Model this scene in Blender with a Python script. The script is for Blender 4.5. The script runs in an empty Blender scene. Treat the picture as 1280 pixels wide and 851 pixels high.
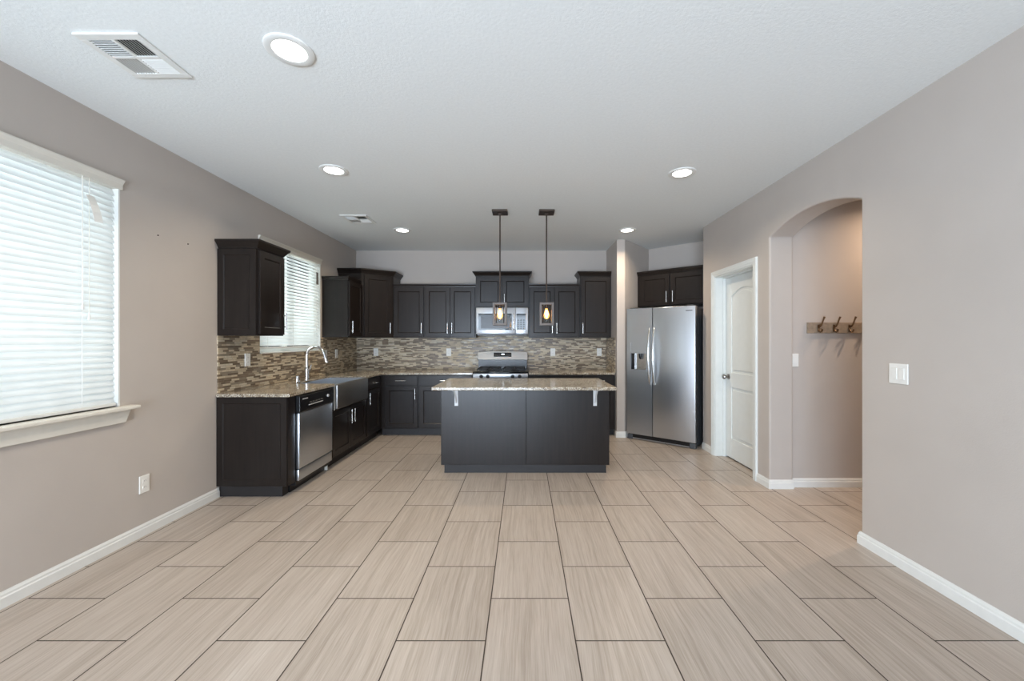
import bpy, bmesh, math, random
from mathutils import Vector, Matrix
R = math.radians
PI = math.pi
random.seed(7)
scn = bpy.context.scene
COL = scn.collection

# ------------------------------------------------------------------ camera
cam_d = bpy.data.cameras.new('camera')
cam = bpy.data.objects.new('camera', cam_d)
COL.objects.link(cam)
cam.location = (0, 0, 1.32)
cam.rotation_euler = (R(90), 0, 0)
cam_d.sensor_width = 36
cam_d.lens = 36 * 500 / 1280
cam_d.shift_x = -15 / 1280
cam_d.clip_start = 0.05
scn.camera = cam

# ------------------------------------------------------------------ world, sun, daylight, exposure
world = bpy.data.worlds.new('sky')
scn.world = world
world.use_nodes = True
wn = world.node_tree
wn.nodes.clear()
w_out = wn.nodes.new('ShaderNodeOutputWorld')
w_bg = wn.nodes.new('ShaderNodeBackground')
w_sky = wn.nodes.new('ShaderNodeTexSky')
w_sky.sky_type = 'HOSEK_WILKIE'
w_sky.sun_direction = (-0.6, -0.3, 0.74)
w_sky.turbidity = 4
w_sky.ground_albedo = 0.5
w_bg.inputs['Strength'].default_value = 1.6
wn.links.new(w_sky.outputs[0], w_bg.inputs['Color'])
wn.links.new(w_bg.outputs[0], w_out.inputs['Surface'])


def area_light(name, loc, rot, sx, sy, power, color):
    d = bpy.data.lights.new(name, 'AREA')
    d.shape = 'RECTANGLE'
    d.size, d.size_y = sx, sy
    d.energy = power
    d.color = color
    o = bpy.data.objects.new(name, d)
    o.location = loc
    o.rotation_euler = rot
    COL.objects.link(o)
    return o


# daylight just outside each opening, pointing in, plus an added ceiling fill
area_light('daylight_patio', (-0.9, -3.45, 1.2), (R(96), 0, R(-24)), 3.4, 2.2, 320, (0.72, 0.83, 1.0))
area_light('daylight_patio_ground', (-1.3, -4.0, 0.1), (R(128), 0, R(6)), 3.0, 1.6, 410, (0.75, 0.85, 1.0))  # added low lamp, aimed up to brighten the ceiling
area_light('daylight_window', (-3.15, 1.65, 1.75), (0, R(-90), 0), 1.6, 2.0, 50, (0.93, 0.975, 1.0))
area_light('daylight_kitchen', (-3.15, 4.48, 1.85), (0, R(-90), 0), 1.3, 1.3, 40, (0.93, 0.99, 1.0))

scn.view_settings.view_transform = 'Standard'
scn.view_settings.look = 'None'
scn.view_settings.gamma = 1
scn.view_settings.use_curve_mapping = False
scn.view_settings.exposure = 0.19
scn.cycles.use_denoising = True
scn.cycles.max_bounces = 10
scn.cycles.diffuse_bounces = 6
scn.cycles.transparent_max_bounces = 12
scn.cycles.caustics_reflective = False
scn.cycles.caustics_refractive = False


# ------------------------------------------------------------------ materials
def s2l(c):
    c = c / 255
    return c / 12.92 if c <= 0.04045 else ((c + 0.055) / 1.055) ** 2.4


def rgb(r, g, b):
    return (s2l(r), s2l(g), s2l(b), 1)


class NT:
    def __init__(self, name):
        self.m = bpy.data.materials.new(name)
        self.m.use_nodes = True
        self.t = self.m.node_tree
        self.bsdf = self.t.nodes['Principled BSDF']
        self.out = self.t.nodes['Material Output']

    def n(self, kind, **kw):
        nd = self.t.nodes.new(kind)
        for k, v in kw.items():
            setattr(nd, k, v)
        return nd

    def l(self, a, b):
        self.t.links.new(a, b)

    def math(self, op, a, b=None, c=None):
        nd = self.n('ShaderNodeMath', operation=op)
        for i, v in enumerate((a, b, c)):
            if v is None:
                continue
            if isinstance(v, (int, float)):
                nd.inputs[i].default_value = v
            else:
                self.l(v, nd.inputs[i])
        return nd.outputs[0]

    def comb(self, x=0, y=0, z=0):
        nd = self.n('ShaderNodeCombineXYZ')
        for i, v in enumerate((x, y, z)):
            if isinstance(v, (int, float)):
                nd.inputs[i].default_value = v
            else:
                self.l(v, nd.inputs[i])
        return nd.outputs[0]

    def ramp(self, fac, stops, interp='LINEAR'):
        nd = self.n('ShaderNodeValToRGB')
        cr = nd.color_ramp
        cr.interpolation = interp
        while len(cr.elements) < len(stops):
            cr.elements.new(0.5)
        for e, (p, c) in zip(cr.elements, stops):
            e.position = p
            e.color = c
        self.l(fac, nd.inputs[0])
        return nd.outputs[0]

    def noise(self, vec, scale, detail=3, rough=0.5):
        nd = self.n('ShaderNodeTexNoise')
        nd.inputs['Scale'].default_value = scale
        nd.inputs['Detail'].default_value = detail
        nd.inputs['Roughness'].default_value = rough
        if vec is not None:
            self.l(vec, nd.inputs['Vector'])
        return nd.outputs[0]

    def mix(self, fac, a, b):
        nd = self.n('ShaderNodeMix', data_type='RGBA')
        for s, v in ((nd.inputs[0], fac), (nd.inputs[6], a), (nd.inputs[7], b)):
            if isinstance(v, (int, float, tuple)):
                s.default_value = v
            else:
                self.l(v, s)
        return nd.outputs[2]

    def bump(self, h, strength, dist=0.002):
        nd = self.n('ShaderNodeBump')
        nd.inputs['Strength'].default_value = strength
        nd.inputs['Distance'].default_value = dist
        self.l(h, nd.inputs['Height'])
        self.l(nd.outputs[0], self.bsdf.inputs['Normal'])

    def set(self, **kw):
        for k, v in kw.items():
            k = k.replace('_', ' ')
            if isinstance(v, (int, float, tuple)):
                self.bsdf.inputs[k].default_value = v
            else:
                self.l(v, self.bsdf.inputs[k])

    def obco(self):
        return self.n('ShaderNodeTexCoord').outputs['Object']


def plain(name, col, rough=0.5, metal=0.0, mottled=0.06, coat=0.0, scale=18):
    """One-colour surface with a little procedural mottling."""
    k = NT(name)
    nz = k.noise(k.obco(), scale, 3)
    d = tuple(c * (1 - mottled) for c in col[:3]) + (1,)
    u = tuple(min(1, c * (1 + mottled)) for c in col[:3]) + (1,)
    k.set(Base_Color=k.ramp(nz, [(0.3, d), (0.7, u)]), Roughness=rough, Metallic=metal)
    if coat:
        k.set(Coat_Weight=coat, Coat_Roughness=0.15)
    return k.m


M = {}


def mk_wall():
    k = NT('wall_paint')
    co = k.obco()
    k.set(Base_Color=k.ramp(k.noise(co, 2.5, 2), [(0.3, rgb(186, 177, 169)), (0.7, rgb(190, 181, 173))]), Roughness=0.75)
    k.bump(k.noise(co, 140, 3, 0.6), 0.18, 0.003)
    return k.m


M['wall'] = mk_wall()


def mk_ceiling():
    k = NT('ceiling_texture_paint')
    co = k.obco()
    k.set(Base_Color=k.ramp(k.noise(co, 60, 3), [(0.3, rgb(228, 231, 230)), (0.7, rgb(233, 236, 235))]), Roughness=0.85)
    k.bump(k.noise(co, 70, 4, 0.65), 0.35, 0.004)
    return k.m


M['ceiling'] = mk_ceiling()


def mk_floor():
    k = NT('vein_cut_porcelain_tile')
    sep = k.n('ShaderNodeSeparateXYZ')
    k.l(k.obco(), sep.inputs[0])
    X, Y = sep.outputs[0], sep.outputs[1]
    u = k.math('ADD', Y, 3.443)
    v = k.math('ADD', X, 0.1685 + 0.395 * 20)
    br = k.n('ShaderNodeTexBrick')
    br.offset = 0.5
    br.offset_frequency = 2
    br.inputs['Color1'].default_value = (0, 0, 0, 1)
    br.inputs['Color2'].default_value = (1, 1, 1, 1)
    br.inputs['Mortar'].default_value = (0.5, 0.5, 0.5, 1)
    br.inputs['Scale'].default_value = 1
    br.inputs['Mortar Size'].default_value = 0.003
    br.inputs['Mortar Smooth'].default_value = 0.1
    br.inputs['Bias'].default_value = 0
    br.inputs['Brick Width'].default_value = 0.578
    br.inputs['Row Height'].default_value = 0.395
    k.l(k.comb(u, v, 0), br.inputs['Vector'])
    rnd = k.n('ShaderNodeSeparateColor')
    k.l(br.outputs['Color'], rnd.inputs[0])
    rv = rnd.outputs[0]
    off = k.math('MULTIPLY', rv, 37.0)
    warp = k.math('MULTIPLY', k.noise(k.comb(k.math('MULTIPLY', X, 2.0), k.math('MULTIPLY', Y, 1.5), off), 1.0, 2), 0.05)
    xw = k.math('ADD', X, warp)
    fine = k.noise(k.comb(k.math('MULTIPLY', xw, 62.0), k.math('MULTIPLY', Y, 1.6), off), 1.0, 4, 0.65)
    broad = k.noise(k.comb(k.math('MULTIPLY', xw, 14.0), k.math('MULTIPLY', Y, 0.9), off), 1.0, 2)
    hair = k.noise(k.comb(k.math('MULTIPLY', xw, 240.0), k.math('MULTIPLY', Y, 7.0), off), 1.0, 2)
    t = k.math('ADD', k.math('MULTIPLY', fine, 0.50), k.math('ADD', k.math('MULTIPLY', broad, 0.22), k.math('MULTIPLY', hair, 0.28)))
    t = k.math('ADD', t, k.math('MULTIPLY', k.math('SUBTRACT', rv, 0.5), 0.06))
    tile = k.ramp(t, [(0.36, rgb(158, 146, 134)), (0.5, rgb(178, 166, 155)), (0.62, rgb(190, 179, 169)), (0.74, rgb(208, 199, 190))])
    col = k.mix(br.outputs['Fac'], tile, rgb(62, 52, 44))
    k.set(Base_Color=col, Roughness=k.math('ADD', k.math('MULTIPLY', br.outputs['Fac'], 0.4), 0.34))
    k.set(Specular_IOR_Level=0.4)
    k.bump(k.math('SUBTRACT', 1.0, br.outputs['Fac']), 0.5, 0.002)
    return k.m


M['floor'] = mk_floor()


def mk_mosaic():
    k = NT('strip_mosaic_tile')
    sep = k.n('ShaderNodeSeparateXYZ')
    k.l(k.obco(), sep.inputs[0])
    u = k.math('ADD', k.math('ADD', sep.outputs[0], sep.outputs[1]), 20.0)
    z = sep.outputs[2]
    h = 0.0172
    zr = k.math('DIVIDE', z, h)
    row = k.math('FLOOR', zr)
    fz = k.math('FRACT', zr)

    def white(vec):
        nd = k.n('ShaderNodeTexWhiteNoise', noise_dimensions='3D')
        k.l(vec, nd.inputs['Vector'])
        return nd.outputs['Value']
    L = k.math('ADD', 0.05, k.math('MULTIPLY', white(k.comb(row, 3.3, 0)), 0.055))
    uu = k.math('ADD', k.math('DIVIDE', u, L), k.math('MULTIPLY', white(k.comb(row, 7.7, 1)), 9.0))
    cell = k.math('FLOOR', uu)
    fu = k.math('FRACT', uu)
    r = white(k.comb(row, cell, 2))
    tile = k.ramp(r, [(0.0, rgb(203, 187, 160)), (0.30, rgb(186, 170, 145)), (0.42, rgb(128, 110, 90)), (0.60, rgb(144, 131, 113)), (0.76, rgb(110, 94, 77)), (0.90, rgb(205, 193, 170))], 'CONSTANT')
    var = k.ramp(k.noise(k.comb(k.math('MULTIPLY', u, 25), k.math('MULTIPLY', z, 120), r), 1.0, 2), [(0.3, (0.86, 0.86, 0.86, 1)), (0.7, (1.08, 1.08, 1.08, 1))])
    mul = k.n('ShaderNodeMix', data_type='RGBA', blend_type='MULTIPLY')
    mul.inputs[0].default_value = 1
    k.l(tile, mul.inputs[6])
    k.l(var, mul.inputs[7])
    ez = k.math('LESS_THAN', fz, 0.10)
    eu = k.math('LESS_THAN', k.math('MULTIPLY', fu, L), 0.0016)
    g = k.math('MAXIMUM', ez, eu)
    k.set(Base_Color=k.mix(g, mul.outputs[2], rgb(142, 128, 110)), Roughness=k.ramp(r, [(0, (0.5, 0.5, 0.5, 1)), (0.42, (0.34, 0.34, 0.34, 1)), (0.60, (0.5, 0.5, 0.5, 1)), (0.76, (0.32, 0.32, 0.32, 1))], 'CONSTANT'))
    k.bump(k.math('SUBTRACT', 1.0, g), 0.4, 0.002)
    return k.m


M['mosaic'] = mk_mosaic()


def mk_granite():
    k = NT('speckled_beige_granite')
    co = k.obco()
    base = k.ramp(k.noise(co, 9, 5, 0.6), [(0.3, rgb(120, 107, 90)), (0.48, rgb(150, 138, 120)), (0.62, rgb(176, 167, 151)), (0.75, rgb(196, 191, 180))])
    vor = k.n('ShaderNodeTexVoronoi')
    vor.inputs['Scale'].default_value = 130
    k.l(co, vor.inputs['Vector'])
    sc = k.n('ShaderNodeSeparateColor')
    k.l(vor.outputs['Color'], sc.inputs[0])
    patch = k.noise(co, 26, 3, 0.6)
    dark = k.math('MULTIPLY', k.math('GREATER_THAN', sc.outputs[0], 0.72), k.math('GREATER_THAN', patch, 0.47))
    lite = k.math('GREATER_THAN', sc.outputs[1], 0.82)
    c = k.mix(k.math('MULTIPLY', dark, 0.75), base, rgb(84, 72, 62))
    c = k.mix(k.math('MULTIPLY', lite, 0.6), c, rgb(222, 216, 204))
    k.set(Base_Color=c, Roughness=0.12)
    return k.m


M['granite'] = mk_granite()


def mk_wood():
    k = NT('espresso_stained_wood')
    sep = k.n('ShaderNodeSeparateXYZ')
    k.l(k.obco(), sep.inputs[0])
    v = k.comb(k.math('MULTIPLY', sep.outputs[0], 40), k.math('MULTIPLY', sep.outputs[1], 40), k.math('MULTIPLY', sep.outputs[2], 2.5))
    nz = k.noise(v, 1.0, 4, 0.6)
    k.set(Base_Color=k.ramp(nz, [(0.3, rgb(25, 20, 18)), (0.7, rgb(34, 28, 25))]), Roughness=0.32, Specular_IOR_Level=0.31)
    return k.m


M['wood'] = mk_wood()
M['kick'] = plain('dark_toe_kick', rgb(28, 24, 24), 0.5)


def mk_steel(name, col, rough):
    k = NT(name)
    sep = k.n('ShaderNodeSeparateXYZ')
    k.l(k.obco(), sep.inputs[0])
    v = k.comb(k.math('MULTIPLY', sep.outputs[0], 2), k.math('MULTIPLY', sep.outputs[1], 2), k.math('MULTIPLY', sep.outputs[2], 500))
    nz = k.noise(v, 1.0, 3)
    k.set(Base_Color=col, Metallic=1.0, Roughness=k.ramp(nz, [(0.3, (rough * 0.95,) * 3 + (1,)), (0.7, (rough * 1.05,) * 3 + (1,))]))
    return k.m


M['steel'] = mk_steel('brushed_stainless', (0.60, 0.63, 0.67, 1), 0.33)
M['warmsteel'] = mk_steel('warm_stainless', (0.44, 0.43, 0.41, 1), 0.36)
M['sinksteel'] = mk_steel('dull_stainless', (0.34, 0.335, 0.325, 1), 0.38)
M['nickel'] = plain('satin_nickel', (0.72, 0.71, 0.69, 1), 0.25, 1.0, 0.03)
M['knob'] = plain('dark_satin_nickel', (0.34, 0.32, 0.30, 1), 0.28, 1.0, 0.05)
M['chrome'] = plain('polished_chrome', (0.8, 0.8, 0.8, 1), 0.08, 1.0, 0.02)
M['bronze'] = plain('aged_bronze', rgb(74, 62, 54), 0.42, 0.6, 0.15)
M['hookmetal'] = plain('antique_pewter', rgb(128, 104, 80), 0.32, 0.9, 0.12)
M['barnwood'] = plain('weathered_grey_wood', rgb(146, 130, 112), 0.7, 0, 0.2, scale=30)
M['pendwood'] = plain('grey_washed_frame', rgb(98, 90, 85), 0.5, 0.2, 0.15, scale=40)
M['black'] = plain('black_plastic', rgb(20, 20, 22), 0.3)
M['blackglass'] = plain('black_glass', rgb(12, 12, 14), 0.06)
M['iron'] = plain('cast_iron', rgb(24, 24, 24), 0.55)
M['dark'] = plain('dark_duct', rgb(70, 74, 72), 0.8)  # shade inside the vents, put into a dark colour
M['white'] = plain('white_semigloss_paint', rgb(226, 226, 222), 0.4, 0, 0.02)
M['trim'] = plain('off_white_trim_paint', rgb(222, 217, 206), 0.45, 0, 0.02)
M['door'] = plain('white_door_paint', rgb(224, 227, 224), 0.42, 0, 0.015)
M['plate'] = plain('white_plastic', rgb(232, 230, 224), 0.35, 0, 0.02)
M['slot'] = plain('grey_slot', rgb(120, 116, 110), 0.5)
M['greyside'] = plain('grey_enamel', rgb(72, 74, 77), 0.45)
M['screen'] = plain('dark_grey_screen', rgb(46, 47, 50), 0.3)
M['mark'] = plain('pale_print', rgb(190, 192, 194), 0.5)
M['stucco'] = plain('pale_stucco', rgb(150, 158, 168), 0.9, 0, 0.1)
M['rooftile'] = plain('grey_roof_tile', rgb(110, 112, 118), 0.9, 0, 0.2)
M['sand'] = plain('desert_gravel', rgb(180, 168, 150), 0.95, 0, 0.15)
M['bracket'] = plain('white_steel_bracket', rgb(206, 206, 206), 0.4, 0.1, 0.03)
M['litcaulk'] = plain('sunlit_sealant', rgb(205, 203, 196), 0.5, 0, 0.03)  # sealant colour with the apron edge's sunlit highlight in it


def mk_blind():
    k = NT('translucent_white_slat')
    t = k.n('ShaderNodeBsdfTranslucent')
    d = k.n('ShaderNodeBsdfDiffuse')
    nz = k.ramp(k.noise(k.obco(), 12, 2), [(0.3, (0.84, 0.86, 0.86, 1)), (0.7, (0.88, 0.90, 0.90, 1))])
    k.l(nz, t.inputs[0])
    k.l(nz, d.inputs[0])
    mx = k.n('ShaderNodeMixShader')
    mx.inputs[0].default_value = 0.4
    k.l(d.outputs[0], mx.inputs[1])
    k.l(t.outputs[0], mx.inputs[2])
    k.l(mx.outputs[0], k.out.inputs[0])
    return k.m


M['blind'] = mk_blind()


def mk_pane(name, tint, gloss, rough=0.02):
    k = NT(name)
    t = k.n('ShaderNodeBsdfTransparent')
    t.inputs[0].default_value = tint
    g = k.n('ShaderNodeBsdfGlossy')
    g.inputs['Roughness'].default_value = rough
    mx = k.n('ShaderNodeMixShader')
    lw = k.n('ShaderNodeLayerWeight')
    lw.inputs[0].default_value = gloss
    k.l(lw.outputs['Fresnel'], mx.inputs[0])
    k.l(t.outputs[0], mx.inputs[1])
    k.l(g.outputs[0], mx.inputs[2])
    k.l(mx.outputs[0], k.out.inputs[0])
    return k.m


M['pane'] = mk_pane('window_glass', (0.95, 0.97, 0.97, 1), 0.25)
M['lampglass'] = mk_pane('clear_seeded_glass', (0.98, 0.98, 0.97, 1), 0.12)
M['bulbglass'] = mk_pane('amber_bulb_glass', (1.0, 0.80, 0.52, 1), 0.3)
kb = M['bulbglass'].node_tree
e_ = kb.nodes.new('ShaderNodeEmission')
e_.inputs[0].default_value = (1.0, 0.55, 0.20, 1)
e_.inputs[1].default_value = 0.55
a_ = kb.nodes.new('ShaderNodeAddShader')
mo = kb.nodes['Material Output']
kb.links.new(mo.inputs[0].links[0].from_socket, a_.inputs[0])
kb.links.new(e_.outputs[0], a_.inputs[1])
kb.links.new(a_.outputs[0], mo.inputs[0])


def mk_emit(name, col, s):
    k = NT(name)
    k.set(Base_Color=(0.8, 0.8, 0.8, 1), Emission_Color=col, Emission_Strength=s)
    return k.m


M['lens'] = mk_emit('lit_lens', (1.0, 0.97, 0.92, 1), 9)
M['filament'] = mk_emit('glowing_filament', (1.0, 0.52, 0.16, 1), 45)
M['clock'] = mk_emit('lit_clock_digits', (0.75, 0.9, 1.0, 1), 2.0)


# ------------------------------------------------------------------ mesh builders
class MB:
    def __init__(self, xf=None):
        self.bm = bmesh.new()
        self.xf = xf

    def _new(self, vs):
        return [self.bm.verts.new(self.xf @ Vector(v) if self.xf else v) for v in vs]

    def box(self, x0, x1, y0, y1, z0, z1):
        v = self._new([(x, y, z) for z in (z0, z1) for y in (y0, y1) for x in (x0, x1)])
        for f in ((0, 2, 3, 1), (4, 5, 7, 6), (0, 1, 5, 4), (2, 6, 7, 3), (0, 4, 6, 2), (1, 3, 7, 5)):
            self.bm.faces.new([v[i] for i in f])
        return self

    def bbox(self, x0, x1, y0, y1, z0, z1, r=0.004, seg=2):
        """box with rounded edges"""
        t = bmesh.new()
        bmesh.ops.create_cube(t, size=1)
        for v in t.verts:
            v.co = Vector(((x0 + x1) / 2 + v.co.x * (x1 - x0), (y0 + y1) / 2 + v.co.y * (y1 - y0), (z0 + z1) / 2 + v.co.z * (z1 - z0)))
        r = min(r, 0.45 * min(abs(x1 - x0), abs(y1 - y0), abs(z1 - z0)))
        bmesh.ops.bevel(t, geom=t.edges[:], offset=r, segments=seg, affect='EDGES', profile=0.5)
        if self.xf:
            bmesh.ops.transform(t, matrix=self.xf, verts=t.verts)
        me = bpy.data.meshes.new('tmp')
        t.to_mesh(me)
        t.free()
        self.bm.from_mesh(me)
        bpy.data.meshes.remove(me)
        return self

    def prism(self, pts, a, b, axis='z'):
        """extrude a polygon; axis z: pts are (x, y); axis x: pts are (y, z); axis y: pts are (x, z)"""
        def p3(p, h):
            if axis == 'z':
                return (p[0], p[1], h)
            if axis == 'x':
                return (h, p[0], p[1])
            return (p[0], h, p[1])
        va = self._new([p3(p, a) for p in pts])
        vb = self._new([p3(p, b) for p in pts])
        n = len(pts)
        self.bm.faces.new(va)
        self.bm.faces.new(vb)
        for i in range(n):
            self.bm.faces.new((va[i], va[(i + 1) % n], vb[(i + 1) % n], vb[i]))
        return self

    def tube(self, pts, r, seg=12, caps=True):
        pts = [Vector(p) for p in pts]
        rs = r if isinstance(r, (list, tuple)) else [r] * len(pts)
        rings = []
        up = None
        for i, p in enumerate(pts):
            if i == 0:
                d = pts[1] - p
            elif i == len(pts) - 1:
                d = p - pts[-2]
            else:
                d = (pts[i + 1] - p).normalized() + (p - pts[i - 1]).normalized()
            d.normalize()
            if up is None:
                up = Vector((0, 0, 1)) if abs(d.z) < 0.9 else Vector((1, 0, 0))
            a = d.cross(up).normalized()
            b = a.cross(d).normalized()
            up = b
            rings.append(self._new([p + (a * math.cos(2 * PI * k / seg) + b * math.sin(2 * PI * k / seg)) * rs[i] for k in range(seg)]))
        for i in range(len(rings) - 1):
            for k in range(seg):
                self.bm.faces.new((rings[i][k], rings[i][(k + 1) % seg], rings[i + 1][(k + 1) % seg], rings[i + 1][k]))
        if caps:
            self.bm.faces.new(rings[0])
            self.bm.faces.new(rings[-1])
        return self

    def lathe(self, prof, c=(0, 0, 0), seg=32, axis='z', closed=False):
        """revolve (radius, height) points; open profiles are capped where the radius is not zero"""
        def p3(r, h, k):
            a = 2 * PI * k / seg
            if axis == 'z':
                return (c[0] + r * math.cos(a), c[1] + r * math.sin(a), c[2] + h)
            if axis == 'y':
                return (c[0] + r * math.cos(a), c[1] + h, c[2] + r * math.sin(a))
            return (c[0] + h, c[1] + r * math.cos(a), c[2] + r * math.sin(a))
        rings = []
        for r, h in prof:
            if r < 1e-6:
                rings.append(self._new([p3(0, h, 0)]) * seg)
            else:
                rings.append(self._new([p3(r, h, k) for k in range(seg)]))
        rng = range(len(rings)) if closed else range(len(rings) - 1)
        for i in rng:
            A, B_ = rings[i], rings[(i + 1) % len(rings)]
            for k in range(seg):
                f = []
                for v in (A[k], A[(k + 1) % seg], B_[(k + 1) % seg], B_[k]):
                    if v not in f:
                        f.append(v)
                if len(f) > 2:
                    self.bm.faces.new(f)
        if not closed:
            for e in (0, -1):
                if prof[e][0] > 1e-6:
                    self.bm.faces.new(rings[e])
        return self

    def sweep(self, path, prof, z=0.0):
        """mitred sweep of a closed (out, up) profile along a plan path; out is to the right of travel"""
        P = [Vector(p) for p in path]
        rings = []
        for i, p in enumerate(P):
            ns = []
            if i > 0:
                d = (p - P[i - 1]).normalized()
                ns.append(Vector((d.y, -d.x)))
            if i < len(P) - 1:
                d = (P[i + 1] - p).normalized()
                ns.append(Vector((d.y, -d.x)))
            n = ns[0]
            if len(ns) == 2:
                n = (ns[0] + ns[1]).normalized()
                n = n / max(0.2, n.dot(ns[0]))
            rings.append(self._new([(p.x + n.x * o, p.y + n.y * o, z + u) for o, u in prof]))
        m = len(prof)
        for i in range(len(rings) - 1):
            for k in range(m):
                self.bm.faces.new((rings[i][k], rings[i + 1][k], rings[i + 1][(k + 1) % m], rings[i][(k + 1) % m]))
        self.bm.faces.new(rings[0])
        self.bm.faces.new(rings[-1])
        return self

    def panel(self, x0, x1, z0, z1, yb, yf, rail=0.055, rec=0.009, slope=0.010):
        """a frame-and-panel front facing -y: back at yb, face at yf, sunken centre"""
        def ring(i, y):
            return self._new([(x0 + i, y, z0 + i), (x1 - i, y, z0 + i), (x1 - i, y, z1 - i), (x0 + i, y, z1 - i)])
        e = 0.002
        r = [ring(0, yb), ring(0, yf + e), ring(e, yf), ring(rail, yf), ring(rail + slope, yf + rec)]
        for a, b in zip(r, r[1:]):
            for k in range(4):
                self.bm.faces.new((a[k], a[(k + 1) % 4], b[(k + 1) % 4], b[k]))
        self.bm.faces.new(r[0])
        self.bm.faces.new(r[-1])
        return self

    def build(self, name, mat, parent=None, smooth=False, bevel=0.0, seg=2):
        bmesh.ops.recalc_face_normals(self.bm, faces=self.bm.faces[:])
        me = bpy.data.meshes.new(name)
        self.bm.to_mesh(me)
        self.bm.free()
        me.materials.append(mat)
        o = bpy.data.objects.new(name, me)
        COL.objects.link(o)
        if parent:
            o.parent = parent
        if smooth:
            for p in me.polygons:
                p.use_smooth = True
            try:
                me.set_sharp_from_angle(angle=R(40))
            except Exception:
                pass
        if bevel:
            b = o.modifiers.new('edge', 'BEVEL')
            b.width = bevel
            b.segments = seg
            b.limit_method = 'ANGLE'
            b.angle_limit = R(35)
        return o


def tag(o, label, cat, group=None, kind=None):
    if label:
        o['label'] = label
    if cat:
        o['category'] = cat
    if group:
        o['group'] = group
    if kind:
        o['kind'] = kind
    return o


def thing(name, label, cat, loc=(0, 0, 0), rz=0.0, group=None):
    o = bpy.data.objects.new(name, None)
    o.empty_display_size = 0.1
    o.location = loc
    o.rotation_euler = (0, 0, rz)
    COL.objects.link(o)
    return tag(o, label, cat, group)


def struct(o, label=None, cat=None):
    o['kind'] = 'structure'
    if label:
        o['label'] = label
    o['category'] = cat or o.name.split('_')[0].split('.')[0]
    return o


# ------------------------------------------------------------------ key dimensions (metres)
XL, XR, YB, YF, ZC = -2.58, 2.19, 6.15, -3.0, 2.70
TW = 0.21                                     # right wall thickness
ND = Vector((math.cos(R(40)), -math.sin(R(40))))   # along the fridge niche
NV = Vector((math.sin(R(40)), math.cos(R(40))))    # into the niche
NC = Vector((1.375, 5.45))                    # niche left front corner
NE = Vector((2.19, 4.89))                     # niche right front corner

# ------------------------------------------------------------------ room shell
struct(MB().box(-2.73, 4.4, -3.15, 6.5, -0.1, 0.0).build('floor', M['floor']), 'beige vein-cut tile floor laid in offset rows', 'floor')
struct(MB().box(-2.73, 4.4, -3.15, 6.5, ZC, ZC + 0.1).build('ceiling', M['ceiling']), 'white lightly textured ceiling over the room', 'ceiling')

W1 = (0.70, 2.554, 0.90, 2.345)               # large window: y0, y1, z0, z1
W2 = (3.893, 5.07, 1.19, 2.345)               # kitchen window
wl = MB()
x0, x1 = XL - 0.15, XL
for a, b in ((-3.15, W1[0]), (W1[1], W2[0]), (W2[1], 6.5)):
    wl.box(x0, x1, a, b, 0, ZC)
for w in (W1, W2):
    wl.box(x0, x1, w[0], w[1], 0, w[2])
    wl.box(x0, x1, w[0], w[1], w[3], ZC)
struct(wl.build('wall_left', M['wall']), 'taupe painted wall holding both blind-covered windows', 'wall')
struct(MB().box(XL, 2.7, YB, YB + 0.2, 0, ZC).build('wall_back', M['wall']), 'taupe wall behind the range and upper cabinets', 'wall')

# right wall with the arch and the door opening cut down to the floor
AY0, AY1, ASP, ARISE = 2.60, 3.567, 2.238, 0.105
DY0, DY1, DZ = 3.81, 4.585, 2.045
pts = [(-3.15, -0.02), (AY0, -0.02)]
ch = (AY1 - AY0) / 2
rad = (ch * ch + ARISE * ARISE) / (2 * ARISE)
cz = ASP + ARISE - rad
a0 = math.asin(ch / rad)
for i in range(25):
    a = -a0 + 2 * a0 * i / 24
    pts.append(((AY0 + AY1) / 2 + rad * math.sin(a), cz + rad * math.cos(a)))
pts += [(AY1, -0.02), (DY0, -0.02), (DY0, DZ), (DY1, DZ), (DY1, -0.02), (NE.y, -0.02), (NE.y, ZC + 0.02), (-3.15, ZC + 0.02)]
struct(MB().prism(pts, XR, XR + TW, 'x').build('wall_right', M['wall'], bevel=0.014, seg=3), 'long taupe wall with the arched opening and white door', 'wall')

# rear wall with wide patio door (behind the viewer)
wr = MB()
wr.box(XL - 0.15, -2.45, YF - 0.15, YF, 0, ZC).box(0.75, XR + 0.2, YF - 0.15, YF, 0, ZC).box(-2.45, 0.75, YF - 0.15, YF, 2.3, ZC)
struct(wr.build('wall_rear', M['wall']), 'taupe wall with glazed patio door opposite the kitchen', 'wall')
pf = MB()
for a, b in ((-2.45, -2.38), (-0.89, -0.81), (0.68, 0.75)):
    pf.box(a, b, YF - 0.12, YF - 0.05, 0, 2.3)
pf.box(-2.45, 0.75, YF - 0.12, YF - 0.05, 2.23, 2.3).box(-2.45, 0.75, YF - 0.12, YF - 0.05, 0, 0.06)
d3 = struct(pf.build('door_2', M['white']), 'glazed white sliding patio door', 'door')
MB().box(-2.38, 0.68, YF - 0.09, YF - 0.085, 0.06, 2.23).build('pane', M['pane'], d3)

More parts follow.
